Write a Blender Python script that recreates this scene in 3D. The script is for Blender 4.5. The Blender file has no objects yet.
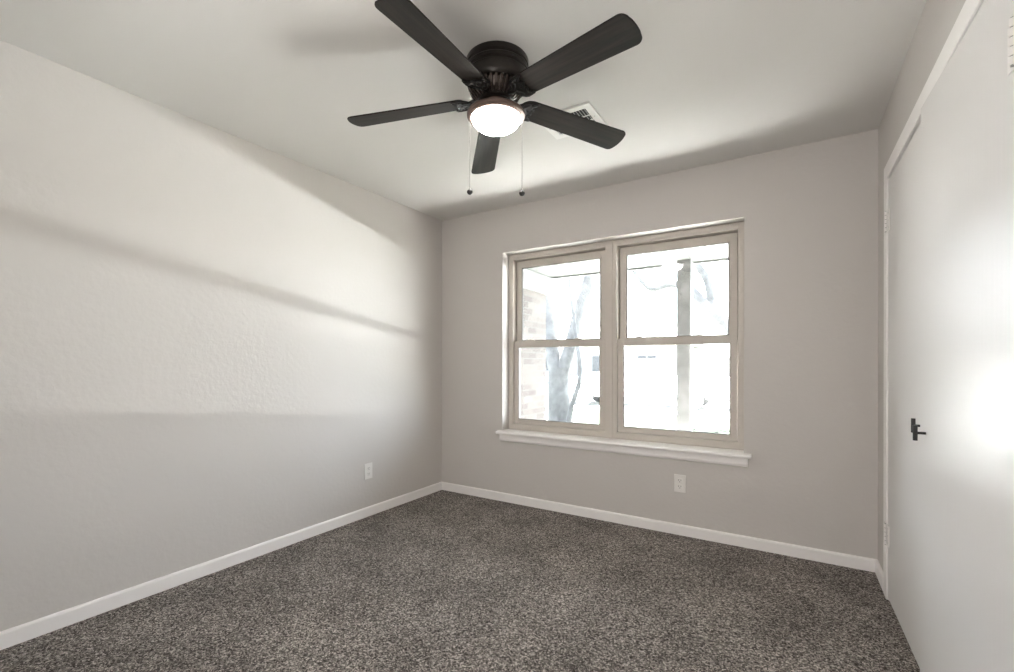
import bpy, bmesh, math, random
from mathutils import Vector, Matrix
random.seed(7)
scene = bpy.context.scene
COL = scene.collection
PI = math.pi

# ------------------------------------------------------------------ camera
W, H = 3.10, 2.44            # room width, ceiling height
REAR = -3.62                 # wall behind the camera
YAW, ROLL = 0.5553, 0.0012
F = Vector((-math.sin(YAW), math.cos(YAW), 0))
R0 = Vector((math.cos(YAW), math.sin(YAW), 0))
U0 = Vector((0, 0, 1))
Rv = R0 * math.cos(ROLL) + U0 * math.sin(ROLL)
Uv = U0 * math.cos(ROLL) - R0 * math.sin(ROLL)
cam_data = bpy.data.cameras.new('camera')
cam = bpy.data.objects.new('camera', cam_data)
COL.objects.link(cam)
M = Matrix((Rv, Uv, -F)).transposed().to_4x4()
M.translation = Vector((2.688, -3.2085, 1.1497))
cam.matrix_world = M
cam_data.sensor_fit = 'HORIZONTAL'
cam_data.sensor_width = 36.0
cam_data.lens = 36.0 * 455.95 / 1014.0
cam_data.shift_y = 26.8 / 1014.0
cam_data.clip_start = 0.02
cam_data.clip_end = 400
scene.camera = cam

# ------------------------------------------------------------------ light
scene.view_settings.view_transform = 'Standard'
scene.view_settings.look = 'None'
scene.view_settings.gamma = 1.0
scene.view_settings.use_curve_mapping = False
scene.view_settings.exposure = 3.05
scene.cycles.use_denoising = True

world = bpy.data.worlds.new('sky')
scene.world = world
world.use_nodes = True
wn = world.node_tree
bgn = wn.nodes['Background']
sky = wn.nodes.new('ShaderNodeTexSky')
sky.sky_type = 'HOSEK_WILKIE'
sky.turbidity = 6.0
sky.ground_albedo = 0.4
sky.sun_direction = Vector((-0.17, 0.38, 0.909)).normalized()
hsv = wn.nodes.new('ShaderNodeHueSaturation')
hsv.inputs['Saturation'].default_value = 0.4
wn.links.new(sky.outputs[0], hsv.inputs['Color'])
wn.links.new(hsv.outputs[0], bgn.inputs['Color'])
bgn.inputs['Strength'].default_value = 9.0

sun_data = bpy.data.lights.new('sun', 'SUN')
sun_data.energy = 54.0
sun_data.angle = 0.009
sun_data.color = (1.0, 0.99, 0.99)
sun = bpy.data.objects.new('sun', sun_data)
COL.objects.link(sun)
sun.rotation_euler = Vector((-0.17, 0.38, 0.909)).to_track_quat('Z', 'Y').to_euler()
sun.location = (0, -5, 12)

# area lamp added on the street, standing in for sunlight it throws back
street_data = bpy.data.lights.new('street_bounce_lamp', 'AREA')
street_data.shape = 'RECTANGLE'
street_data.size, street_data.size_y = 50.0, 2.9
street_data.energy = 11000.0
street_data.color = (0.94, 0.985, 1.0)
street = bpy.data.objects.new('street_bounce_lamp', street_data)
COL.objects.link(street)
street.location = (20.0, 11.3, -0.385)
street.rotation_euler = (PI, 0, 0)

# unseen fill lamp added in the hall, shining through the wide rear opening
hall_data = bpy.data.lights.new('hall_fill', 'AREA')
hall_data.shape = 'RECTANGLE'
hall_data.size, hall_data.size_y = 1.5, 1.9
hall_data.energy = 4.0
hall_data.color = (1.0, 0.95, 0.90)
hall = bpy.data.objects.new('hall_fill', hall_data)
COL.objects.link(hall)
hall.location = (2.1, REAR - 0.45, 1.15)
hall.rotation_euler = (PI / 2, 0, 0)

# ------------------------------------------------------------------ materials
def mat(name, color, rough=0.6, metal=0.0, spec=0.5, noise=None, bump=None, coat=0.0):
    """principled; noise=(scale, amount) varies the colour, bump=(scale, strength, distance)"""
    m = bpy.data.materials.new(name)
    m.use_nodes = True
    nt = m.node_tree
    p = nt.nodes['Principled BSDF']
    p.inputs['Base Color'].default_value = (*color, 1)
    p.inputs['Roughness'].default_value = rough
    p.inputs['Metallic'].default_value = metal
    p.inputs['Specular IOR Level'].default_value = spec
    p.inputs['Coat Weight'].default_value = coat
    tc = nt.nodes.new('ShaderNodeTexCoord')
    if noise:
        n = nt.nodes.new('ShaderNodeTexNoise')
        n.inputs['Scale'].default_value = noise[0]
        n.inputs['Detail'].default_value = 4
        r = nt.nodes.new('ShaderNodeValToRGB')
        a = noise[1]
        r.color_ramp.elements[0].position = 0.3
        r.color_ramp.elements[1].position = 0.7
        r.color_ramp.elements[0].color = (*[c * (1 - a) for c in color], 1)
        r.color_ramp.elements[1].color = (*[min(1, c * (1 + a)) for c in color], 1)
        nt.links.new(tc.outputs['Object'], n.inputs['Vector'])
        nt.links.new(n.outputs['Fac'], r.inputs['Fac'])
        nt.links.new(r.outputs['Color'], p.inputs['Base Color'])
    if bump:
        n = nt.nodes.new('ShaderNodeTexNoise')
        n.inputs['Scale'].default_value = bump[0]
        n.inputs['Detail'].default_value = 3
        b = nt.nodes.new('ShaderNodeBump')
        b.inputs['Strength'].default_value = bump[1]
        b.inputs['Distance'].default_value = bump[2]
        nt.links.new(tc.outputs['Object'], n.inputs['Vector'])
        nt.links.new(n.outputs['Fac'], b.inputs['Height'])
        nt.links.new(b.outputs['Normal'], p.inputs['Normal'])
    return m

WALL = mat('wall_paint', (0.60, 0.571, 0.545), 0.55, spec=0.35, bump=(38, 0.35, 0.004))
CEIL = mat('ceiling_paint', (0.70, 0.685, 0.66), 0.8, spec=0.2, bump=(30, 0.2, 0.004))
WHITE = mat('white_trim_paint', (0.90, 0.875, 0.86), 0.35, bump=(60, 0.06, 0.002))
PLASTIC = mat('white_plastic', (0.80, 0.78, 0.75), 0.3)
DARK = mat('dark_slot', (0.02, 0.02, 0.02), 0.6)
VINYL = mat('tan_vinyl', (0.58, 0.535, 0.485), 0.45, bump=(25, 0.05, 0.002))
GASKET = mat('dark_gasket', (0.10, 0.09, 0.08), 0.6)
BLACKM = mat('black_metal', (0.010, 0.009, 0.008), 0.4, metal=0.2)
VENTED = mat('aged_bronze_ribs', (0.07, 0.055, 0.048), 0.3, metal=0.7)
HOUSING = mat('oil_rubbed_bronze', (0.020, 0.016, 0.014), 0.32, metal=0.55, coat=0.2)
FITTER = mat('warm_bronze', (0.17, 0.118, 0.10), 0.38, metal=0.5)
CHAIN = mat('pale_brass_chain', (0.11, 0.10, 0.09), 0.5, metal=0.0, spec=0.2)
VENTM = mat('white_enamel', (0.80, 0.79, 0.76), 0.4)
HINGE = mat('painted_hinge', (0.84, 0.815, 0.80), 0.45)
PINM = mat('dark_hinge_pin', (0.33, 0.32, 0.31), 0.5)
BRUSHED = mat('old_hinge_paint', (0.55, 0.54, 0.52), 0.5)

def door_paint():
    m = mat('glossy_door_paint', (0.74, 0.725, 0.712), 0.36, spec=0.16)
    nt = m.node_tree
    p = nt.nodes['Principled BSDF']
    tc = nt.nodes.new('ShaderNodeTexCoord')
    mp = nt.nodes.new('ShaderNodeMapping')
    mp.inputs['Scale'].default_value = (60, 60, 1.6)
    n = nt.nodes.new('ShaderNodeTexNoise')
    n.inputs['Scale'].default_value = 1.0
    n.inputs['Detail'].default_value = 4
    b = nt.nodes.new('ShaderNodeBump')
    b.inputs['Strength'].default_value = 0.22
    b.inputs['Distance'].default_value = 0.004
    nt.links.new(tc.outputs['Object'], mp.inputs['Vector'])
    nt.links.new(mp.outputs['Vector'], n.inputs['Vector'])
    nt.links.new(n.outputs['Fac'], b.inputs['Height'])
    nt.links.new(b.outputs['Normal'], p.inputs['Normal'])
    return m
DOORP = door_paint()

def blade_wood():
    m = mat('dark_blade_wood', (0.015, 0.012, 0.01), 0.55, spec=0.14)
    nt = m.node_tree
    p = nt.nodes['Principled BSDF']
    tc = nt.nodes.new('ShaderNodeTexCoord')
    mp = nt.nodes.new('ShaderNodeMapping')
    mp.inputs['Scale'].default_value = (4, 70, 20)
    n = nt.nodes.new('ShaderNodeTexNoise')
    n.inputs['Scale'].default_value = 1.0
    n.inputs['Detail'].default_value = 6
    r = nt.nodes.new('ShaderNodeValToRGB')
    r.color_ramp.elements[0].position = 0.35
    r.color_ramp.elements[1].position = 0.75
    r.color_ramp.elements[0].color = (0.009, 0.0072, 0.006, 1)
    r.color_ramp.elements[1].color = (0.026, 0.020, 0.016, 1)
    nt.links.new(tc.outputs['Object'], mp.inputs['Vector'])
    nt.links.new(mp.outputs['Vector'], n.inputs['Vector'])
    nt.links.new(n.outputs['Fac'], r.inputs['Fac'])
    nt.links.new(r.outputs['Color'], p.inputs['Base Color'])
    return m
BLADE = blade_wood()

def carpet():
    m = mat('speckled_carpet', (0.16, 0.145, 0.135), 0.95, spec=0.1)
    nt = m.node_tree
    p = nt.nodes['Principled BSDF']
    tc = nt.nodes.new('ShaderNodeTexCoord')
    wrp = nt.nodes.new('ShaderNodeTexNoise')
    wrp.inputs['Scale'].default_value = 70
    wrp.inputs['Detail'].default_value = 2
    add = nt.nodes.new('ShaderNodeMixRGB')
    add.blend_type = 'ADD'
    add.inputs['Fac'].default_value = 0.02
    vor = nt.nodes.new('ShaderNodeTexVoronoi')
    vor.inputs['Scale'].default_value = 200
    sep = nt.nodes.new('ShaderNodeSeparateColor')
    r = nt.nodes.new('ShaderNodeValToRGB')
    cr = r.color_ramp
    cr.elements[0].position = 0.0
    cr.elements[0].color = (0.035, 0.030, 0.026, 1)
    cr.elements[1].position = 1.0
    cr.elements[1].color = (0.64, 0.58, 0.53, 1)
    for pos, c in ((0.35, (0.125, 0.111, 0.101)), (0.7, (0.285, 0.257, 0.236))):
        e = cr.elements.new(pos)
        e.color = (*c, 1)
    big = nt.nodes.new('ShaderNodeTexNoise')
    big.inputs['Scale'].default_value = 3.2
    big.inputs['Detail'].default_value = 3
    br = nt.nodes.new('ShaderNodeValToRGB')
    br.color_ramp.elements[0].position = 0.3
    br.color_ramp.elements[1].position = 0.7
    br.color_ramp.elements[0].color = (0.80, 0.80, 0.80, 1)
    br.color_ramp.elements[1].color = (1.22, 1.22, 1.22, 1)
    mul = nt.nodes.new('ShaderNodeMixRGB')
    mul.blend_type = 'MULTIPLY'
    mul.inputs['Fac'].default_value = 1
    L = nt.links.new
    L(tc.outputs['Object'], wrp.inputs['Vector'])
    L(tc.outputs['Object'], add.inputs['Color1'])
    L(wrp.outputs['Color'], add.inputs['Color2'])
    L(add.outputs['Color'], vor.inputs['Vector'])
    L(vor.outputs['Color'], sep.inputs['Color'])
    L(sep.outputs[0], r.inputs['Fac'])
    L(tc.outputs['Object'], big.inputs['Vector'])
    L(big.outputs['Fac'], br.inputs['Fac'])
    L(r.outputs['Color'], mul.inputs['Color1'])
    L(br.outputs['Color'], mul.inputs['Color2'])
    L(mul.outputs['Color'], p.inputs['Base Color'])
    b = nt.nodes.new('ShaderNodeBump')
    b.inputs['Strength'].default_value = 0.7
    b.inputs['Distance'].default_value = 0.006
    L(vor.outputs['Distance'], b.inputs['Height'])
    b.invert = True
    L(b.outputs['Normal'], p.inputs['Normal'])
    return m
CARPET = carpet()

def glass():
    m = bpy.data.materials.new('window_glass')
    m.use_nodes = True
    nt = m.node_tree
    nt.nodes.remove(nt.nodes['Principled BSDF'])
    out = nt.nodes['Material Output']
    t = nt.nodes.new('ShaderNodeBsdfTransparent')
    t.inputs['Color'].default_value = (0.97, 0.985, 0.975, 1)
    g = nt.nodes.new('ShaderNodeBsdfGlossy')
    g.inputs['Roughness'].default_value = 0.02
    mx = nt.nodes.new('ShaderNodeMixShader')
    mx.inputs['Fac'].default_value = 0.05
    nt.links.new(t.outputs[0], mx.inputs[1])
    nt.links.new(g.outputs[0], mx.inputs[2])
    nt.links.new(mx.outputs[0], out.inputs['Surface'])
    return m
GLASS = glass()

def lamp_glass():
    m = mat('lit_frosted_glass', (0.9, 0.88, 0.85), 0.4)
    p = m.node_tree.nodes['Principled BSDF']
    p.inputs['Emission Color'].default_value = (1.0, 0.93, 0.87, 1)
    p.inputs['Emission Strength'].default_value = 8.0
    return m
LAMPG = lamp_glass()

def brick():
    m = mat('pale_brick', (0.5, 0.42, 0.38), 0.85)
    nt = m.node_tree
    p = nt.nodes['Principled BSDF']
    tc = nt.nodes.new('ShaderNodeTexCoord')
    mp = nt.nodes.new('ShaderNodeMapping')
    mp.inputs['Rotation'].default_value = (0, PI / 2, PI / 2)
    b = nt.nodes.new('ShaderNodeTexBrick')
    b.inputs['Scale'].default_value = 1.0
    b.inputs['Brick Width'].default_value = 0.21
    b.inputs['Row Height'].default_value = 0.075
    b.inputs['Mortar Size'].default_value = 0.006
    b.inputs['Color1'].default_value = (0.125, 0.105, 0.096, 1)
    b.inputs['Color2'].default_value = (0.065, 0.053, 0.048, 1)
    b.inputs['Mortar'].default_value = (0.10, 0.096, 0.09, 1)
    comb = nt.nodes.new('ShaderNodeCombineXYZ')
    sep = nt.nodes.new('ShaderNodeSeparateXYZ')
    nt.links.new(tc.outputs['Object'], sep.inputs[0])
    ad = nt.nodes.new('ShaderNodeMath')
    nt.links.new(sep.outputs['X'], ad.inputs[0])
    nt.links.new(sep.outputs['Y'], ad.inputs[1])
    nt.links.new(ad.outputs[0], comb.inputs['X'])
    nt.links.new(sep.outputs['Z'], comb.inputs['Y'])
    nt.links.new(comb.outputs[0], b.inputs['Vector'])
    nt.links.new(b.outputs['Color'], p.inputs['Base Color'])
    return m
BRICK = brick()
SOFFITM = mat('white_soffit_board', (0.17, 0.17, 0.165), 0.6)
POSTM = mat('weathered_grey_post', (0.19, 0.187, 0.183), 0.7, noise=(6, 0.3))
CONC = mat('pale_concrete', (0.55, 0.53, 0.50), 0.85, noise=(2, 0.08))
TAR = mat('grey_asphalt', (0.06, 0.06, 0.06), 0.9, noise=(3, 0.1))
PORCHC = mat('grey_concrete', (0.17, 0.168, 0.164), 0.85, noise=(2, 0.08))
ASPH = mat('pale_strip_concrete', (0.50, 0.49, 0.48), 0.85, noise=(1.2, 0.06))
GRASS = mat('lawn_grass', (0.012, 0.0155, 0.009), 0.95, noise=(8, 0.35), spec=0.1)
BARK = mat('grey_bark', (0.115, 0.113, 0.112), 0.9, noise=(7, 0.3), bump=(14, 0.5, 0.03), spec=0.1)
LEAF = mat('green_leaves', (0.07, 0.12, 0.05), 0.7, noise=(5, 0.3), spec=0.2)
SIDING = mat('pale_siding', (0.50, 0.49, 0.46), 0.7)
ROOFM = mat('grey_shingles', (0.16, 0.15, 0.145), 0.9, noise=(12, 0.25))
CARW = mat('white_car_paint', (0.75, 0.75, 0.75), 0.3)
CARG = mat('dark_car_glass', (0.02, 0.022, 0.025), 0.25)
TYRE = mat('black_rubber', (0.02, 0.02, 0.02), 0.8)
HUB = mat('grey_wheel_hub', (0.35, 0.35, 0.36), 0.4)
FENCE = mat('weathered_fence_wood', (0.14, 0.13, 0.12), 0.85, noise=(4, 0.25))

# ------------------------------------------------------------------ helpers
def box(bm, x0, x1, y0, y1, z0, z1, mx=None):
    v = [bm.verts.new((x, y, z)) for x in (x0, x1) for y in (y0, y1) for z in (z0, z1)]
    for f in ((0, 1, 3, 2), (4, 6, 7, 5), (0, 4, 5, 1), (2, 3, 7, 6), (0, 2, 6, 4), (1, 5, 7, 3)):
        bm.faces.new([v[i] for i in f])
    if mx is not None:
        for q in v:
            q.co = mx @ q.co
    return v

def lathe(bm, prof, n=48, mx=None):
    rings = []
    for r, z in prof:
        if r < 1e-6:
            rings.append([bm.verts.new((0, 0, z))])
        else:
            rings.append([bm.verts.new((r * math.cos(2 * PI * i / n), r * math.sin(2 * PI * i / n), z)) for i in range(n)])
    for a, b in zip(rings, rings[1:]):
        for i in range(n):
            j = (i + 1) % n
            if len(a) == 1 and len(b) == 1:
                continue
            if len(a) == 1:
                bm.faces.new((a[0], b[i], b[j]))
            elif len(b) == 1:
                bm.faces.new((a[i], b[0], a[j]))
            else:
                bm.faces.new((a[i], b[i], b[j], a[j]))
    if mx is not None:
        for ring in rings:
            for q in ring:
                q.co = mx @ q.co

def tube(bm, pts, rads, n=10, caps=True):
    pts = [Vector(p) for p in pts]
    if not hasattr(rads, '__len__'):
        rads = [rads] * len(pts)
    rings = []
    ref = None
    for i, p in enumerate(pts):
        d = (pts[min(i + 1, len(pts) - 1)] - pts[max(i - 1, 0)]).normalized()
        if ref is None:
            ref = Vector((0, 0, 1)) if abs(d.z) < 0.9 else Vector((1, 0, 0))
        a = d.cross(ref).normalized()
        b = d.cross(a).normalized()
        ref = a.cross(d).normalized()
        rings.append([bm.verts.new(p + rads[i] * (a * math.cos(2 * PI * k / n) + b * math.sin(2 * PI * k / n))) for k in range(n)])
    for A, B in zip(rings, rings[1:]):
        for k in range(n):
            bm.faces.new((A[k], A[(k + 1) % n], B[(k + 1) % n], B[k]))
    if caps:
        bm.faces.new(rings[0][::-1])
        bm.faces.new(rings[-1])

def prism(bm, poly, z0, z1, mx=None):
    """extrude a 2D outline (x, y) from z0 to z1"""
    lo = [bm.verts.new((x, y, z0)) for x, y in poly]
    hi = [bm.verts.new((x, y, z1)) for x, y in poly]
    n = len(poly)
    bm.faces.new(lo[::-1])
    bm.faces.new(hi)
    for i in range(n):
        bm.faces.new((lo[i], lo[(i + 1) % n], hi[(i + 1) % n], hi[i]))
    if mx is not None:
        for q in lo + hi:
            q.co = mx @ q.co

def obj(name, bm, m, parent=None, loc=None, smooth=False, bevel=0.0, seg=2):
    bmesh.ops.recalc_face_normals(bm, faces=bm.faces[:])
    me = bpy.data.meshes.new(name)
    bm.to_mesh(me)
    bm.free()
    o = bpy.data.objects.new(name, me)
    COL.objects.link(o)
    me.materials.append(m)
    if loc is not None:
        o.location = loc
    if parent is not None:
        o.parent = parent
    if smooth:
        for p in me.polygons:
            p.use_smooth = True
        me.set_sharp_from_angle(angle=math.radians(35))
    if bevel:
        b = o.modifiers.new('bevel', 'BEVEL')
        b.width = bevel
        b.segments = seg
        b.limit_method = 'ANGLE'
        b.angle_limit = math.radians(40)
    return o

def empty(name, loc, rz=0.0):
    o = bpy.data.objects.new(name, None)
    o.empty_display_size = 0.1
    COL.objects.link(o)
    o.location = loc
    o.rotation_euler = (0, 0, rz)
    return o

def tag(o, label=None, cat=None, group=None, kind=None):
    if label: o['label'] = label
    if cat: o['category'] = cat
    if group: o['group'] = group
    if kind: o['kind'] = kind
    return o

def struct(o, label, cat):
    return tag(o, label, cat, kind='structure')

NB = bmesh.new

def boxes(name, lst, m, parent=None, bevel=0.0, seg=2, loc=None):
    bm = NB()
    for b in lst:
        box(bm, *b)
    return obj(name, bm, m, parent, bevel=bevel, seg=seg, loc=loc)

# ------------------------------------------------------------------ room shell
OX0, OX1, OZ0, OZ1 = 0.652, 2.444, 0.56, 2.066     # window opening
DY0, DY1, DZ = -0.355, -1.842, 2.048               # closet opening (far, near, head)
WT = 0.20

struct(boxes('floor', [(-0.12, W + 0.75, REAR - 1.6, 0.20, -0.10, 0.0)], CARPET), 'dark grey speckled carpet floor', 'floor')
struct(boxes('ceiling', [(-0.12, W + 0.75, REAR - 1.6, 0.20, H, H + 0.12)], CEIL), 'plain off-white painted ceiling above the fan', 'ceiling')
struct(boxes('wall_left', [(-0.12, 0, REAR - 0.12, 0.20, 0, H)], WALL), 'long greige textured wall on the left with light from the window', 'wall')
struct(boxes('wall_back', [(0, OX0, 0, WT, 0, H), (OX1, W, 0, WT, 0, H), (OX0, OX1, 0, WT, OZ1, H), (OX0, OX1, 0, WT, 0, OZ0)], WALL),
       'greige wall around the double window', 'wall')
struct(boxes('wall_right', [(W, W + 0.11, DY0 + 0.018, WT, 0, H), (W, W + 0.11, REAR, DY1 - 0.018, 0, H), (W, W + 0.11, DY1 - 0.018, DY0 + 0.018, DZ + 0.012, H)], WALL),
       'greige wall strip around the white closet doors', 'wall')
struct(boxes('wall_rear', [(0, 1.25, REAR - 0.12, REAR, 0, H), (1.25, 2.92, REAR - 0.12, REAR, 2.15, H), (2.92, W, REAR - 0.12, REAR, 0, H)], WALL),
       'wall with the doorway behind the camera', 'wall')
struct(boxes('wall_hall', [(1.2, 3.4, REAR - 1.62, REAR - 1.5, 0, H), (1.08, 1.2, REAR - 1.62, REAR - 0.12, 0, H), (3.4, 3.52, REAR - 1.62, REAR - 0.12, 0, H)], WALL),
       'wall of the hall behind the camera', 'wall')
struct(boxes('wall_closet', [(W + 0.66, W + 0.75, -2.0, -0.1, 0, H), (W + 0.11, W + 0.66, -0.2, -0.1, 0, H), (W + 0.11, W + 0.66, -2.0, -1.9, 0, H)], WALL),
       'inner wall of the closet behind the doors', 'wall')

def baseboard(name, length, label, mx):
    # profile: flat face with an eased top edge
    bm = NB()
    prof = [(0, 0), (0.013, 0), (0.013, 0.060), (0.010, 0.067), (0.004, 0.070), (0, 0.070)]
    a = [bm.verts.new(mx @ Vector((0, y, z))) for y, z in prof]
    b = [bm.verts.new(mx @ Vector((length, y, z))) for y, z in prof]
    bm.faces.new(a)
    bm.faces.new(b[::-1])
    for i in range(len(prof)):
        j = (i + 1) % len(prof)
        bm.faces.new((a[i], a[j], b[j], b[i]))
    return struct(obj(name, bm, WHITE), label, 'baseboard')

# x along the run, y out of the wall
baseboard('baseboard_left', -REAR, 'white baseboard along the long left wall', Matrix(((0, 1, 0, 0), (-1, 0, 0, 0), (0, 0, 1, 0), (0, 0, 0, 1))))
baseboard('baseboard_back', W, 'white baseboard under the window', Matrix(((1, 0, 0, 0), (0, -1, 0, 0), (0, 0, 1, 0), (0, 0, 0, 1))))
baseboard('baseboard_right', 0.255, 'short white baseboard between the corner and the closet casing',
          Matrix(((0, -1, 0, W), (-1, 0, 0, 0), (0, 0, 1, 0), (0, 0, 0, 1))))

# ------------------------------------------------------------------ closet casing and doors
CX = W - 0.014
boxes_c = [(CX, W, DY0 + 0.003, DY0 + 0.078, 0, DZ), (CX, W, DY1 - 0.078, DY1 - 0.003, 0, DZ), (CX, W, DY1 - 0.078, DY0 + 0.078, DZ, DZ + 0.073)]
struct(boxes('trim_1', boxes_c, WHITE, bevel=0.003), 'white flat casing around the double closet doors', 'door casing')
boxes_j = [(W - 0.004, W + 0.11, DY0, DY0 + 0.018, 0, DZ), (W - 0.004, W + 0.11, DY1 - 0.018, DY1, 0, DZ), (W - 0.004, W + 0.11, DY1, DY0, DZ, DZ + 0.012), (W + 0.045, W + 0.062, DY0 - 0.012, DY0, 0, DZ), (W + 0.045, W + 0.062, DY1, DY1 + 0.012, 0, DZ)]
struct(boxes('trim_2', boxes_j, WHITE), 'white jamb lining inside the closet opening', 'door jamb')

def hinge(parent, z, far):
    """painted butt hinge: knuckles in the gap between casing and door, one leaf on each"""
    o = 1 if far else -1
    ky, kx = o * 0.004, -0.009
    h = empty('hinge', (0, 0, z))
    h.parent = parent
    bm = NB()
    box(bm, -0.0095, -0.0060, min(o * 0.006, o * 0.040), max(o * 0.006, o * 0.040), -0.050, 0.050)      # casing leaf
    lf = obj('casing_leaf', bm, HINGE, h, bevel=0.0008)
    bm = NB()
    box(bm, -0.0035, 0.0, min(-o * 0.001, -o * 0.040), max(-o * 0.001, -o * 0.040), -0.050, 0.050)      # door leaf
    obj('door_leaf', bm, HINGE, h, bevel=0.0008)
    bm = NB()
    for k in range(5):
        lathe(bm, [(0, -0.0085), (0.0058, -0.0085), (0.0058, 0.0085), (0, 0.0085)], 12, Matrix.Translation((kx, ky, -0.04 + 0.02 * k)))
    obj('knuckle', bm, HINGE, h, smooth=True)
    bm = NB()
    lathe(bm, [(0, -0.0515), (0.0036, -0.0515), (0.0036, 0.0515), (0, 0.0515)], 10, Matrix.Translation((kx, ky, 0)))
    obj('pin', bm, PINM, h, smooth=True)
    for sz in (-0.034, 0.0, 0.034):
        for yy in (o * 0.024, -o * 0.024):
            bm = NB()
            lathe(bm, [(0, 0), (0.0035, 0), (0.0030, 0.0008), (0, 0.001)], 10, Matrix.Translation((-0.0095 if yy * o > 0 else -0.0035, yy, sz)) @ Matrix.Rotation(-PI / 2, 4, 'Y'))
            obj('screw', bm, BRUSHED, h, smooth=True)
    return h

def knob(parent, y, z, sx):
    bm = NB()
    # stem out of the door, then a short vertical bar
    rot = Matrix.Rotation(-PI / 2, 4, 'Y')
    lathe(bm, [(0, 0), (0.0045, 0), (0.0045, 0.024), (0, 0.024)], 14, rot)
    h = obj('handle', bm, BLACKM, parent, loc=(sx, y, z), smooth=True)
    h['label'] = 'black metal T-bar door pull'
    bm = NB()
    lathe(bm, [(0, -0.026), (0.0060, -0.026), (0.0066, -0.025), (0.0066, 0.025), (0.0060, 0.026), (0, 0.026)], 16, Matrix.Translation((-0.027, 0, 0)))
    obj('grip_bar', bm, BLACKM, h, smooth=True)
    return h

LEAFT = 0.035
LW = 0.716
ZB = 0.016
AX = W - 0.008
# far leaf: hinged beside the window wall, pushed just past flush
dA = empty('door_1', (AX, DY0 - 0.004, 0), math.radians(0.6))
struct(dA, 'far white flush closet door with painted hinges beside the window wall', 'door')
bm = NB()
for q in box(bm, 0, LEAFT, -LW, 0, ZB, 2.044):
    if q.co.z > 1 and q.co.y > -0.1:
        q.co.z -= 0.008
obj('panel', bm, DOORP, dA, bevel=0.002)
hinge(dA, 1.838, True)
hinge(dA, 0.320, True)
knob(dA, -0.648, 0.922, 0.0)
# near leaf: hinged at the near jamb, standing slightly ajar
dB = empty('door_2', (AX, DY1 + 0.004, 0), math.radians(1.2))
struct(dB, 'near white flush closet door standing slightly ajar, glossy', 'door')
bm = NB()
for q in box(bm, 0, LEAFT, 0, LW + 0.037, ZB, 2.043):
    if q.co.z > 1 and q.co.y < 0.1:
        q.co.z -= 0.014                      # the leaf has sagged away from the head on its hinge side
obj('panel', bm, DOORP, dB, bevel=0.002)
hinge(dB, 1.822, False)
hinge(dB, 0.330, False)
knob(dB, 0.682, 0.913, 0.0)

# ------------------------------------------------------------------ windows
def ring(bm, x0, x1, z0, z1, l, r, b, t, y0, y1):
    """rectangular frame with side widths l, r, b, t"""
    box(bm, x0, x0 + l, y0, y1, z0, z1)
    box(bm, x1 - r, x1, y0, y1, z0, z1)
    box(bm, x0 + l, x1 - r, y0, y1, z0, z0 + b)
    box(bm, x0 + l, x1 - r, y0, y1, z1 - t, z1)

FRY = 0.102
def window(name, label, x0, x1):
    root = empty(name, (x0, FRY, 0.585))
    struct(root, label, 'window')
    w = x1 - x0
    h = OZ1 - 0.585
    bm = NB()
    ring(bm, 0, w, 0, h, 0.044, 0.044, 0.050, 0.046, 0.0, 0.096)
    ring(bm, 0.044, w - 0.044, 0.050, h - 0.046, 0.016, 0.016, 0.012, 0.016, 0.081, 0.096)
    ring(bm, 0.008, w - 0.008, 0.008, h - 0.008, 0.030, 0.030, 0.030, 0.028, -0.005, 0.0)
    obj('window_frame', bm, VINYL, root, bevel=0.0015)
    MZ = 0.722                                    # meeting rail
    # lower sash, inner track
    bm = NB()
    ring(bm, 0.049, w - 0.049, 0.053, MZ + 0.022, 0.040, 0.040, 0.038, 0.048, 0.012, 0.040)
    ring(bm, 0.080, w - 0.080, 0.082, MZ - 0.020, 0.010, 0.010, 0.010, 0.010, 0.008, 0.030)
    s = obj('lower_sash', bm, VINYL, root, bevel=0.0015)
    bm = NB(); ring(bm, 0.087, w - 0.087, 0.089, MZ - 0.025, 0.007, 0.007, 0.007, 0.005, 0.011, 0.028)
    obj('gasket', bm, GASKET, s)
    boxes('pane', [(0.088, w - 0.088, 0.022, 0.026, 0.088, MZ - 0.026)], GLASS, s)
    # tilt latches on top of the meeting rail
    for lx in (0.16, w - 0.31):
        boxes('latch', [(lx, lx + 0.075, 0.016, 0.038, MZ + 0.021, MZ + 0.032), (lx + 0.02, lx + 0.055, 0.012, 0.034, MZ + 0.029, MZ + 0.037)], VINYL, s, bevel=0.002)
    # upper sash, outer track
    bm = NB()
    ring(bm, 0.051, w - 0.051, MZ - 0.012, h - 0.054, 0.048, 0.048, 0.040, 0.054, 0.050, 0.078)
    ring(bm, 0.090, w - 0.090, MZ + 0.020, h - 0.102, 0.010, 0.010, 0.010, 0.010, 0.046, 0.070)
    s = obj('upper_sash', bm, VINYL, root, bevel=0.0015)
    bm = NB(); ring(bm, 0.099, w - 0.099, MZ + 0.029, h - 0.111, 0.007, 0.007, 0.005, 0.005, 0.049, 0.066)
    obj('gasket', bm, GASKET, s)
    boxes('pane', [(0.098, w - 0.098, 0.060, 0.064, MZ + 0.026, h - 0.110)], GLASS, s)
    return root

XM = 1.550
window('window_1', 'left tan vinyl double-hung window looking on brick and forked tree', OX0, XM - 0.002)
window('window_2', 'right tan vinyl double-hung window looking on the porch post', XM + 0.002, OX1)
struct(boxes('trim_3', [(XM - 0.013, XM + 0.013, FRY - 0.010, FRY, 0.585, OZ1)], VINYL, bevel=0.002), 'tan mullion strip between the two windows', 'mullion')

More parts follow.
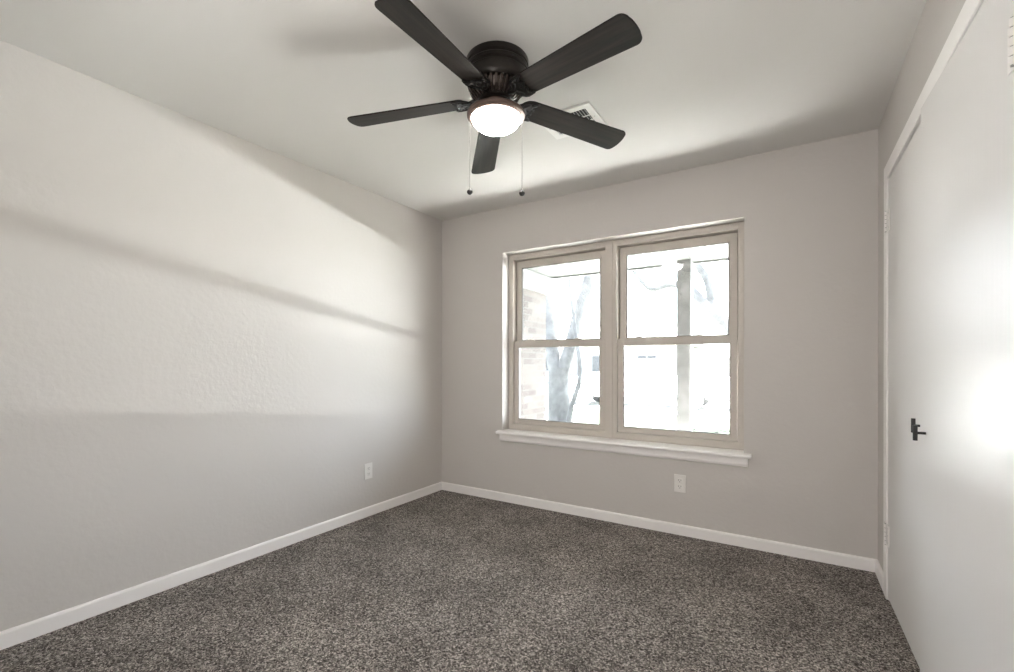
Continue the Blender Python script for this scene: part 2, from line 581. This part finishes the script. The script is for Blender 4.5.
sill = empty('window_sill', (0.5 * (OX0 + OX1), 0, 0.56))
struct(sill, 'white window sill with apron under both windows', 'window sill')
cxs = 0.5 * (OX0 + OX1)
bm = NB()
prof = [(0.075, 0.0), (-0.040, 0.0), (-0.045, 0.004), (-0.047, 0.011), (-0.045, 0.018), (-0.040, 0.0225), (0.075, 0.026)]
a0, a1 = 0.615 - cxs, 2.486 - cxs
xs = [(a0, -0.047, 0.0), (a1, -0.047, 0.0)]
A = [bm.verts.new((a0, y, z)) for y, z in prof if True]
B = [bm.verts.new((a1, y, z)) for y, z in prof]
for q in (A, B):
    pass
for v, (y, z) in zip(A, prof):
    if y > 0: v.co.y = 0.0
for v, (y, z) in zip(B, prof):
    if y > 0: v.co.y = 0.0
bm.faces.new(A); bm.faces.new(B[::-1])
for i in range(len(prof)):
    j = (i + 1) % len(prof)
    bm.faces.new((A[i], A[j], B[j], B[i]))
box(bm, OX0 - cxs, OX1 - cxs, 0.0, FRY + 0.01, 0.0, 0.026)
obj('sill_board', bm, WHITE, sill)
bm = NB()
b0, b1 = 0.636 - cxs, 2.466 - cxs
prof = [(0, 0), (-0.019, 0), (-0.019, -0.040), (-0.015, -0.052), (-0.010, -0.058), (0, -0.058)]
A = [bm.verts.new((b0, y, z)) for y, z in prof]
B = [bm.verts.new((b1, y, z)) for y, z in prof]
bm.faces.new(A); bm.faces.new(B[::-1])
for i in range(len(prof)):
    j = (i + 1) % len(prof)
    bm.faces.new((A[i], A[j], B[j], B[i]))
obj('apron', bm, WHITE, sill)

# ------------------------------------------------------------------ electrical outlets
def outlet(label, loc, rz):
    """plate in local xz, facing -y"""
    root = empty('electrical_outlet', loc, rz)
    tag(root, label, 'outlet', 'duplex outlets on the walls')
    boxes('cover_plate', [(-0.037, 0.037, -0.006, 0, -0.059, 0.059)], PLASTIC, root, bevel=0.003, seg=3)
    for s in (-1, 1):
        bm = NB()
        pts = []
        for k in range(24):
            a = 2 * PI * k / 24
            x = max(-0.0165, min(0.0165, 0.0195 * math.cos(a)))
            z = max(-0.0145, min(0.0145, 0.0175 * math.sin(a)))
            pts.append((x, z))
        prism(bm, pts, 0.0055, 0.0085, Matrix.Rotation(PI / 2, 4, 'X'))
        r = obj('receptacle', bm, PLASTIC, root, loc=(0, 0, s * 0.0205), bevel=0.0006)
        boxes('slot', [(-0.0085, -0.0060, -0.0090, -0.0080, -0.0015, 0.0075), (0.0060, 0.0085, -0.0090, -0.0080, -0.0005, 0.0070),
                       (-0.0022, 0.0022, -0.0090, -0.0080, -0.0105, -0.0060)], DARK, r)
    bm = NB()
    lathe(bm, [(0, 0.0055), (0.0034, 0.0055), (0.0034, 0.0070), (0.0026, 0.0075), (0, 0.0075)], 14, Matrix.Rotation(PI / 2, 4, 'X'))
    obj('screw', bm, PLASTIC, root, smooth=True)
    return root
outlet('white duplex outlet low on the long left wall', (0, -0.850, 0.337), -PI / 2 + PI)
outlet('white duplex outlet low on the window wall under the sill', (2.063, 0, 0.343), 0)

# ------------------------------------------------------------------ ceiling register
vx0, vx1, vy0, vy1 = 1.551, 1.846, -1.087, -0.835
vent = empty('ceiling_vent', (0.5 * (vx0 + vx1), 0.5 * (vy0 + vy1), H))
tag(vent, 'white metal air vent on the ceiling half hidden by a fan blade', 'vent')
hw, hd = 0.5 * (vx1 - vx0), 0.5 * (vy1 - vy0)
bm = NB()
def frame_xy(bm, hw, hd, b, z0, z1):
    box(bm, -hw, hw, -hd, -hd + b, z0, z1); box(bm, -hw, hw, hd - b, hd, z0, z1)
    box(bm, -hw, -hw + b, -hd + b, hd - b, z0, z1); box(bm, hw - b, hw, -hd + b, hd - b, z0, z1)
frame_xy(bm, hw, hd, 0.036, -0.010, -0.006)
frame_xy(bm, hw, hd, 0.004, -0.0065, 0.0)
obj('vent_frame', bm, VENTM, vent, bevel=0.001)
boxes('duct_backing', [(-hw + 0.035, hw - 0.035, -hd + 0.035, hd - 0.035, -0.002, -0.0005)], DARK, vent)
ns = 15
for k in range(ns):
    x = -hw + 0.036 + (2 * hw - 0.072) * (k + 0.5) / ns
    bm = NB()
    box(bm, -0.0045, 0.0045, -hd + 0.037, hd - 0.037, -0.0005, 0.0005, Matrix.Rotation(math.radians(62), 4, 'Y'))
    obj('louver', bm, VENTM, vent, loc=(x, 0, -0.0075))
boxes('crossbar', [(-hw + 0.035, hw - 0.035, -0.028, -0.020, -0.0115, -0.0095)], VENTM, vent)
boxes('crossbar', [(-hw + 0.035, hw - 0.035, 0.020, 0.028, -0.0115, -0.0095)], VENTM, vent)
for s in (-1, 1):
    bm = NB()
    lathe(bm, [(0, -0.0125), (0.003, -0.012), (0.0045, -0.010), (0, -0.0098)], 12)
    obj('screw', bm, BRUSHED, vent, loc=(s * (hw - 0.02), 0, 0), smooth=True)

# ------------------------------------------------------------------ ceiling fan
FX, FY = 1.615, -1.571
fan = empty('ceiling_fan', (FX, FY, H))
tag(fan, 'dark bronze five-blade ceiling fan with a lit white bowl light and pull chains', 'ceiling fan')
bm = NB()
lathe(bm, [(0, 0), (0.132, 0), (0.134, -0.004), (0.134, -0.024), (0.130, -0.027), (0.130, -0.033), (0.133, -0.037), (0.133, -0.050),
           (0.129, -0.053), (0.129, -0.060), (0.131, -0.063), (0.130, -0.098), (0.126, -0.112), (0.119, -0.118), (0, -0.118)], 72)
obj('motor_housing', bm, HOUSING, fan, loc=R0 * 0.005, smooth=True)
# ribbed bowl under the housing
bm = NB()
lathe(bm, [(0, -0.117), (0.102, -0.117), (0.098, -0.130), (0.086, -0.150), (0.066, -0.166), (0, -0.168)], 48)
for k in range(32):
    mx = Matrix.Rotation(2 * PI * k / 32, 4, 'Z')
    vs = [(0.080, -0.117), (0.116, -0.117), (0.114, -0.128), (0.103, -0.148), (0.080, -0.168), (0.062, -0.170), (0.060, -0.150)]
    n0 = len(vs)
    fa = [bm.verts.new(mx @ Vector((r, -0.0045 * r / 0.1, z))) for r, z in vs]
    fb = [bm.verts.new(mx @ Vector((r, 0.0045 * r / 0.1, z))) for r, z in vs]
    bm.faces.new(fa); bm.faces.new(fb[::-1])
    for i in range(n0):
        j = (i + 1) % n0
        bm.faces.new((fa[i], fa[j], fb[j], fb[i]))
obj('vent_ring', bm, VENTED, fan, bevel=0.0012)
bm = NB()
lathe(bm, [(0, -0.160), (0.072, -0.160), (0.078, -0.164), (0.078, -0.172), (0.070, -0.178), (0, -0.178)], 56)
obj('flywheel', bm, HOUSING, fan, smooth=True)
# light fitter
bm = NB()
lathe(bm, [(0, -0.174), (0.058, -0.174), (0.060, -0.180), (0.052, -0.186), (0.048, -0.198), (0.054, -0.206), (0.080, -0.212), (0.106, -0.218),
           (0.119, -0.224), (0.125, -0.232), (0.124, -0.241), (0.117, -0.248), (0.107, -0.250), (0.105, -0.238), (0, -0.23)], 72)
obj('light_fitter', bm, FITTER, fan, loc=(0, 0, 0.005), smooth=True)
bm = NB()
lathe(bm, [(0.1045, -0.240)] + [(0.1045 * math.cos(t), -0.246 - 0.058 * math.sin(t)) for t in [PI / 2 * i / 14 for i in range(14)]] + [(0, -0.304)], 64)
obj('light_bowl', bm, LAMPG, fan, loc=(0, 0, 0.005), smooth=True)['label'] = 'glowing white frosted glass bowl'

R_IN, R_OUT = 0.135, 0.668
def blade_outline():
    pts = []
    def corner(cx, cy, r, a0, a1, n=8):
        for i in range(n + 1):
            a = a0 + (a1 - a0) * i / n
            pts.append((cx + r * math.cos(a), cy + r * math.sin(a)))
    wi, wo = 0.055, 0.068
    corner(R_IN + 0.03, -wi + 0.03, 0.03, PI, 1.5 * PI)
    corner(R_OUT - 0.030, -wo + 0.030, 0.030, -PI / 2, -0.12)
    # slightly bowed end
    for k in range(1, 6):
        y = -0.040 + 0.080 * k / 6
        pts.append((R_OUT + 0.006 * (1 - (y / 0.045) ** 2), y))
    corner(R_OUT - 0.030, wo - 0.030, 0.030, 0.12, PI / 2)
    corner(R_IN + 0.03, wi - 0.03, 0.03, PI / 2, PI)
    return pts
def bracket_outline():
    # scalloped plate that widens from the arm to three lobes on the blade
    top = [(0.104, 0.016), (0.112, 0.024), (0.122, 0.040), (0.134, 0.052), (0.148, 0.057), (0.166, 0.056), (0.184, 0.054), (0.190, 0.049),
           (0.184, 0.042), (0.172, 0.036), (0.168, 0.028), (0.172, 0.020), (0.180, 0.014), (0.178, 0.007), (0.172, 0.0)]
    return top + [(x, -y) for x, y in top[-2::-1]]
PITCH = math.radians(-12)
a0 = math.radians(201.8)
BZ = -0.158
DROOP = math.radians(3.5)
blades = []
for k in range(5):
    b_loc = Vector((0, 0, BZ))
    if k == 0:
        bm = NB()
        prism(bm, blade_outline(), -0.003, 0.003, Matrix.Rotation(PITCH, 4, 'X'))
        bl = obj('blade', bm, BLADE, fan, loc=b_loc, bevel=0.0015)
        bm = NB()
        mx = Matrix.Rotation(PITCH, 4, 'X')
        prism(bm, bracket_outline(), -0.009, -0.003, mx)
        # arm from the flywheel out to the plate
        tube(bm, [(0.062, 0, 0.004), (0.085, 0, 0.002), (0.105, 0, -0.002), (0.130, 0, -0.005)], [0.011, 0.012, 0.013, 0.008], 10)
        # raised scrolls along the scalloped edge
        half = [(0.112, 0.012), (0.124, 0.034), (0.142, 0.047), (0.164, 0.050), (0.182, 0.048), (0.176, 0.040), (0.165, 0.032), (0.166, 0.022), (0.174, 0.013), (0.168, 0.004)]
        for s in (-1, 1):
            tube(bm, [mx @ Vector((x, s * y, -0.0095)) for x, y in half], 0.0030, 8)
            tube(bm, [mx @ Vector((x, s * y, -0.0095)) for x, y in ((0.118, 0.004), (0.132, 0.014), (0.146, 0.030), (0.140, 0.036))], 0.0026, 8)
        br = obj('blade_bracket', bm, BLACKM, bl, smooth=True)
        scs = []
        for x, y in ((0.156, 0.040), (0.156, -0.040), (0.152, 0.0)):
            bm = NB()
            lathe(bm, [(0, -0.0125), (0.0035, -0.012), (0.005, -0.009), (0, -0.009)], 12, mx @ Matrix.Translation((x, y, 0)))
            scs.append(obj('screw', bm, HOUSING, bl, smooth=True))
        protos = (bl, br, *scs)
    else:
        bl = protos[0].copy(); COL.objects.link(bl); bl.parent = fan
        for c in protos[1:]:
            d = c.copy(); COL.objects.link(d); d.parent = bl
    bl.rotation_euler = (Matrix.Rotation(a0 + 2 * PI * k / 5, 4, 'Z') @ Matrix.Rotation(DROOP, 4, 'Y')).to_euler()
    blades.append(bl)

for s, zl in ((-1, 1.889), (1, 1.884)):
    p = R0 * (0.112 * s)
    bm = NB()
    z0, z1 = -0.230, zl - H
    tube(bm, [(p.x, p.y, z0), (p.x, p.y, z1)], 0.0006, 6)
    n = 60
    for i in range(n):
        z = z0 + (z1 - z0) * i / n
        lathe(bm, [(0, -0.0018), (0.0013, 0), (0, 0.0018)], 6, Matrix.Translation((p.x, p.y, z)))
    c = obj('pull_chain', bm, CHAIN, fan)
    bm = NB()
    lathe(bm, [(0, 0.016), (0.003, 0.015), (0.004, 0.011), (0.009, 0.008), (0.0125, 0.002), (0.0125, -0.003), (0.009, -0.009), (0.004, -0.012), (0, -0.0125)], 24,
          Matrix.Translation((p.x, p.y, z1 - 0.006)))
    obj('pull_knob', bm, BLACKM, c, smooth=True)

# ------------------------------------------------------------------ outside: house, porch
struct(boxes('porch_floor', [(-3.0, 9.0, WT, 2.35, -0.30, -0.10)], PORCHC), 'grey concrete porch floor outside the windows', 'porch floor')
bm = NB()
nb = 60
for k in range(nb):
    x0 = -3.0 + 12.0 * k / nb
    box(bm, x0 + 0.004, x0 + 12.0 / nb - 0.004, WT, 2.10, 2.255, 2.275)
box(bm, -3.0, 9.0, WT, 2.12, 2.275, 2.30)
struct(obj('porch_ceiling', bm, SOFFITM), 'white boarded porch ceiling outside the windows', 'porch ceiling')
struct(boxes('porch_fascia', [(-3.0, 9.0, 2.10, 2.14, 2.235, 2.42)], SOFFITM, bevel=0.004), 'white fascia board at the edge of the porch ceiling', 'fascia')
bm = NB()
vs = [bm.verts.new(c) for c in ((-3.2, 2.35, 2.40), (9.2, 2.35, 2.40), (9.2, -6.2, 4.2), (-3.2, -6.2, 4.2), (-3.2, 2.35, 2.46), (9.2, 2.35, 2.46), (9.2, -6.2, 4.26), (-3.2, -6.2, 4.26))]
for f in ((0, 1, 2, 3), (7, 6, 5, 4), (0, 4, 5, 1), (1, 5, 6, 2), (2, 6, 7, 3), (3, 7, 4, 0)):
    bm.faces.new([vs[i] for i in f])
struct(obj('house_roof', bm, ROOFM), 'grey shingle roof over the room', 'roof')
struct(boxes('wall_outside', [(-3.0, -0.12, 0.0, WT, -0.3, 2.6), (W + 0.11, 9.0, 0.0, WT, -0.3, 2.6), (-0.12, W + 0.11, 0.02, WT, H + 0.12, 2.6)], BRICK), 'brick front wall of the house', 'wall')
struct(boxes('wall_porch', [(-0.55, 0.04, WT, 2.0, -0.3, 2.02)], BRICK), 'brick wing wall at the left end of the porch', 'wall')
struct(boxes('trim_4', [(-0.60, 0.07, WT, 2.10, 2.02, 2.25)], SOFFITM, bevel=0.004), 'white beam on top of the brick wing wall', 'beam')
post = empty('porch_post', (1.722, 2.0, -0.10))
tag(post, 'weathered grey square porch post outside the right window', 'post')
boxes('shaft', [(-0.072, 0.072, -0.072, 0.072, 0.0, 2.355)], POSTM, post, bevel=0.006)
boxes('base_block', [(-0.095, 0.095, -0.095, 0.095, 0.0, 0.12)], POSTM, post, bevel=0.006)

# ground and street
struct(boxes('ground_lawn', [(-45, 45, 2.35, 9.85, -0.50, -0.30)], GRASS), 'front lawn between the porch and the street', 'lawn')
struct(boxes('ground_pale_strip', [(-45, 45, 10.0, 12.5, -0.62, -0.40)], ASPH), 'pale concrete strip of the street, shaped to bounce light indoors', 'street')  # kept narrow and pale to sharpen the light band it throws indoors
struct(boxes('ground_street', [(-45, 45, 12.5, 17.0, -0.62, -0.42)], TAR), 'grey asphalt lane of the street under the truck', 'street')
struct(boxes('ground_kerb', [(-45, 45, 9.85, 10.0, -0.50, -0.29), (-45, 45, 17.0, 17.15, -0.50, -0.29)], PORCHC), 'concrete kerb along the street', 'kerb')
struct(boxes('ground_verge', [(-45, 45, 17.15, 90, -0.50, -0.30)], GRASS), 'lawn across the street', 'lawn')

# trees
def limb(bm, pts, rads, n=12):
    P = [Vector(p) for p in pts]
    # resample with a Catmull-Rom curve
    out, rr = [], []
    for i in range(len(P) - 1):
        p0, p1, p2, p3 = P[max(i - 1, 0)], P[i], P[i + 1], P[min(i + 2, len(P) - 1)]
        for k in range(6):
            t = k / 6
            out.append(0.5 * ((2 * p1) + (p2 - p0) * t + (2 * p0 - 5 * p1 + 4 * p2 - p3) * t * t + (3 * p1 - p0 - 3 * p2 + p3) * t ** 3))
            rr.append(rads[i] + (rads[i + 1] - rads[i]) * t)
    out.append(P[-1]); rr.append(rads[-1])
    tube(bm, out, rr, n)

def leaves(bm, c, r, n, s=0.09):
    c = Vector(c)
    for i in range(n):
        d = Vector((random.gauss(0, 1), random.gauss(0, 1), random.gauss(0, 0.8)))
        d = d.normalized() * (r * random.random() ** 0.4)
        mx = Matrix.Translation(c + d) @ Matrix.Rotation(random.uniform(0, 6.3), 4, 'Z') @ Matrix.Rotation(random.uniform(-1.2, 1.2), 4, 'X')
        k = s * random.uniform(0.6, 1.3)
        q = [bm.verts.new(mx @ Vector(p)) for p in ((0, -k, 0), (0.45 * k, 0, 0.08 * k), (0, k, 0), (-0.45 * k, 0, 0.08 * k))]
        bm.faces.new(q)

t1 = empty('forked_tree', (-1.66, 6.0, -0.3))
tag(t1, 'grey forked tree on the front lawn seen through the left window', 'tree')
bm = NB()
limb(bm, [(0.03, 0, -0.1), (0.02, 0, 0.25), (-0.02, 0, 0.9), (0.0, 0, 1.35)], [0.36, 0.27, 0.23, 0.24])
limb(bm, [(-0.02, 0, 1.1), (-0.17, 0, 1.75), (-0.36, 0.1, 2.7), (-0.55, 0.0, 3.6), (-0.9, -0.2, 5.0)], [0.19, 0.165, 0.14, 0.12, 0.06])
limb(bm, [(0.03, 0, 1.1), (0.27, 0, 1.85), (0.52, 0.0, 2.7), (0.75, 0, 3.45), (1.1, -0.1, 5.0)], [0.17, 0.145, 0.135, 0.13, 0.06])
limb(bm, [(0.30, -0.3, -0.1), (0.42, -0.3, 0.5), (0.62, -0.3, 1.2), (0.5, -0.3, 2.2), (0.3, -0.2, 3.4)], [0.06, 0.055, 0.05, 0.04, 0.03])
limb(bm, [(0.75, 0, 3.45), (1.4, -0.1, 3.9), (2.0, -0.2, 4.6)], [0.09, 0.07, 0.04])
obj('trunk', bm, BARK, t1, smooth=True)
bm = NB()
for c, r, n in (((-1.0, -0.35, 5.0), 0.95, 700), ((1.1, -0.4, 5.0), 0.95, 700), ((0.1, -0.4, 5.6), 1.0, 700)):
    leaves(bm, c, r, n)
tag(obj('foliage', bm, LEAF, t1), kind='stuff')

t2 = empty('leaning_tree', (2.75, 8.0, -0.3))
tag(t2, 'grey leaning tree with crooked branches seen behind the porch post', 'tree')
bm = NB()
limb(bm, [(0.25, 0, -0.1), (0.05, 0, 0.7), (-0.55, 0, 1.55), (-1.25, 0, 2.3), (-1.85, 0.0, 2.95), (-2.25, 0, 3.4)], [0.26, 0.21, 0.18, 0.16, 0.12, 0.10])
limb(bm, [(-2.1, 0, 3.25), (-2.45, 0, 3.30), (-2.9, 0, 3.25), (-3.25, 0, 3.6), (-3.6, 0, 4.2)], [0.09, 0.085, 0.08, 0.06, 0.04])
limb(bm, [(-1.55, 0, 2.65), (-1.65, 0, 3.3), (-1.95, 0.0, 3.9), (-2.0, 0.5, 4.8)], [0.10, 0.09, 0.08, 0.04])
limb(bm, [(-1.05, 0, 2.1), (-0.6, 0, 2.6), (-0.1, 0, 3.1), (0.3, 0.2, 3.8)], [0.07, 0.06, 0.05, 0.03])
obj('trunk', bm, BARK, t2, smooth=True)
bm = NB()
for c, r, n in (((-0.4, 0.25, 3.5), 0.55, 220), ((-2.1, 0.9, 5.2), 1.1, 700), ((0.4, 0.9, 4.8), 1.1, 700)):
    leaves(bm, c, r, n)
tag(obj('foliage', bm, LEAF, t2), kind='stuff')

# pickup truck parked on the street
tr = empty('pickup_truck', (-1.60, 13.6, -0.42))
tag(tr, 'white pickup truck parked on the street behind the porch post', 'truck')
SX = Matrix(((1, 0, 0, 0), (0, 0, 1, 0), (0, 1, 0, 0), (0, 0, 0, 1)))   # outline (x, z) extruded along y
bm = NB()
body = [(-3.3, 0.42), (-2.75, 0.40)] + [(-2.28 + 0.46 * math.cos(a), 0.36 + 0.46 * math.sin(a)) for a in [PI - PI * i / 10 for i in range(1, 10)]] + \
       [(-1.80, 0.36), (1.05, 0.38)] + [(1.52 + 0.46 * math.cos(a), 0.36 + 0.46 * math.sin(a)) for a in [PI - PI * i / 10 for i in range(1, 10)]] + \
       [(2.0, 0.40), (2.55, 0.48), (2.58, 1.08), (0.62, 1.10), (0.45, 1.62), (0.25, 1.70), (-1.15, 1.70), (-1.75, 1.12), (-3.05, 1.02), (-3.30, 0.85)]
prism(bm, body, -0.95, 0.95, SX)
obj('body', bm, CARW, tr, bevel=0.03)
for x0, x1, s0, s1 in ((-1.50, -0.62, -1.10, -0.62), (-0.54, 0.28, -0.54, 0.20)):
    bm = NB()
    prism(bm, [(x0, 1.14), (x1, 1.14), (s1, 1.60), (s0, 1.60)], -0.962, -0.945, SX)
    obj('side_window', bm, CARG, tr)
boxes('trim_moulding', [(-3.2, 2.5, -0.965, -0.945, 0.70, 0.74)], HUB, tr)
for x in (-2.28, 1.52):
    for y in (-0.80, 0.80):
        bm = NB()
        lathe(bm, [(0, -0.12), (0.22, -0.12), (0.34, -0.11), (0.37, -0.07), (0.37, 0.07), (0.34, 0.11), (0.22, 0.12), (0, 0.12)], 28, Matrix.Rotation(PI / 2, 4, 'X'))
        wv = obj('wheel', bm, TYRE, tr, loc=(x, y, 0.37), smooth=True)
        bm = NB()
        s_ = 1 if y < 0 else -1
        lathe(bm, [(0, -0.135 * s_), (0.07, -0.135 * s_), (0.09, -0.125 * s_), (0.20, -0.128 * s_), (0.21, -0.118 * s_), (0, -0.118 * s_)][::1], 24, Matrix.Rotation(-PI / 2, 4, 'X'))
        obj('hub', bm, HUB, wv, smooth=True)

# houses across the street
def house(loc, w, d, h, label, roof_h):
    r = empty('house', loc)
    tag(r, label, 'house', 'houses across the street')
    boxes('siding', [(-w / 2, w / 2, 0, d, 0, h)], SIDING, r)
    bm = NB()
    e = 0.5
    v = [bm.verts.new(c) for c in ((-w / 2 - e, -e, h), (w / 2 + e, -e, h), (w / 2 + e, d + e, h), (-w / 2 - e, d + e, h), (-w / 2 - e, d / 2, h + roof_h), (w / 2 + e, d / 2, h + roof_h))]
    for f in ((0, 1, 5, 4), (2, 3, 4, 5), (0, 4, 3), (1, 2, 5), (0, 3, 2, 1)):
        bm.faces.new([v[i] for i in f])
    obj('roof', bm, ROOFM, r)
    for fx in (-0.3, 0.05, 0.34):
        fr = boxes('window_frame', [(fx * w - 0.65, fx * w + 0.65, -0.05, 0.02, 0.8, 2.0)], SOFFITM, r, bevel=0.01)
        boxes('pane', [(fx * w - 0.57, fx * w - 0.03, -0.06, -0.045, 0.88, 1.92), (fx * w + 0.03, fx * w + 0.57, -0.06, -0.045, 0.88, 1.92)], CARG, fr)
    dr = boxes('front_door', [(-0.14 * w - 0.45, -0.14 * w + 0.45, -0.05, 0.02, 0.0, 2.05)], ROOFM, r, bevel=0.01)
    return r
house((-9.0, 27.0, -0.3), 11, 8, 2.6, 'pale house with grey roof across the street, seen left of the porch post', 1.7)
house((-23.0, 27.0, -0.3), 12, 8, 2.6, 'pale house across the street seen through the left window', 1.8)

fe = empty('wood_fence', (1.2, 24.0, -0.3))
tag(fe, 'weathered board fence across the street, right of the porch post', 'fence')
bm = NB()
for k in range(52):
    x = -3.9 + 0.15 * k
    prism(bm, [(x + 0.004, 0), (x + 0.146, 0), (x + 0.146, 1.70), (x + 0.11, 1.78), (x + 0.04, 1.78), (x + 0.004, 1.70)], -0.01, 0.01, SX)
obj('boards', bm, FENCE, fe)
boxes('rail', [(-3.9, 3.9, 0.012, 0.05, 0.4, 0.49)], FENCE, fe)
boxes('rail', [(-3.9, 3.9, 0.012, 0.05, 1.3, 1.39)], FENCE, fe)
for x in (-3.9, -1.3, 1.3, 3.85):
    boxes('post', [(x - 0.05, x + 0.05, 0.05, 0.15, 0, 1.7)], FENCE, fe)
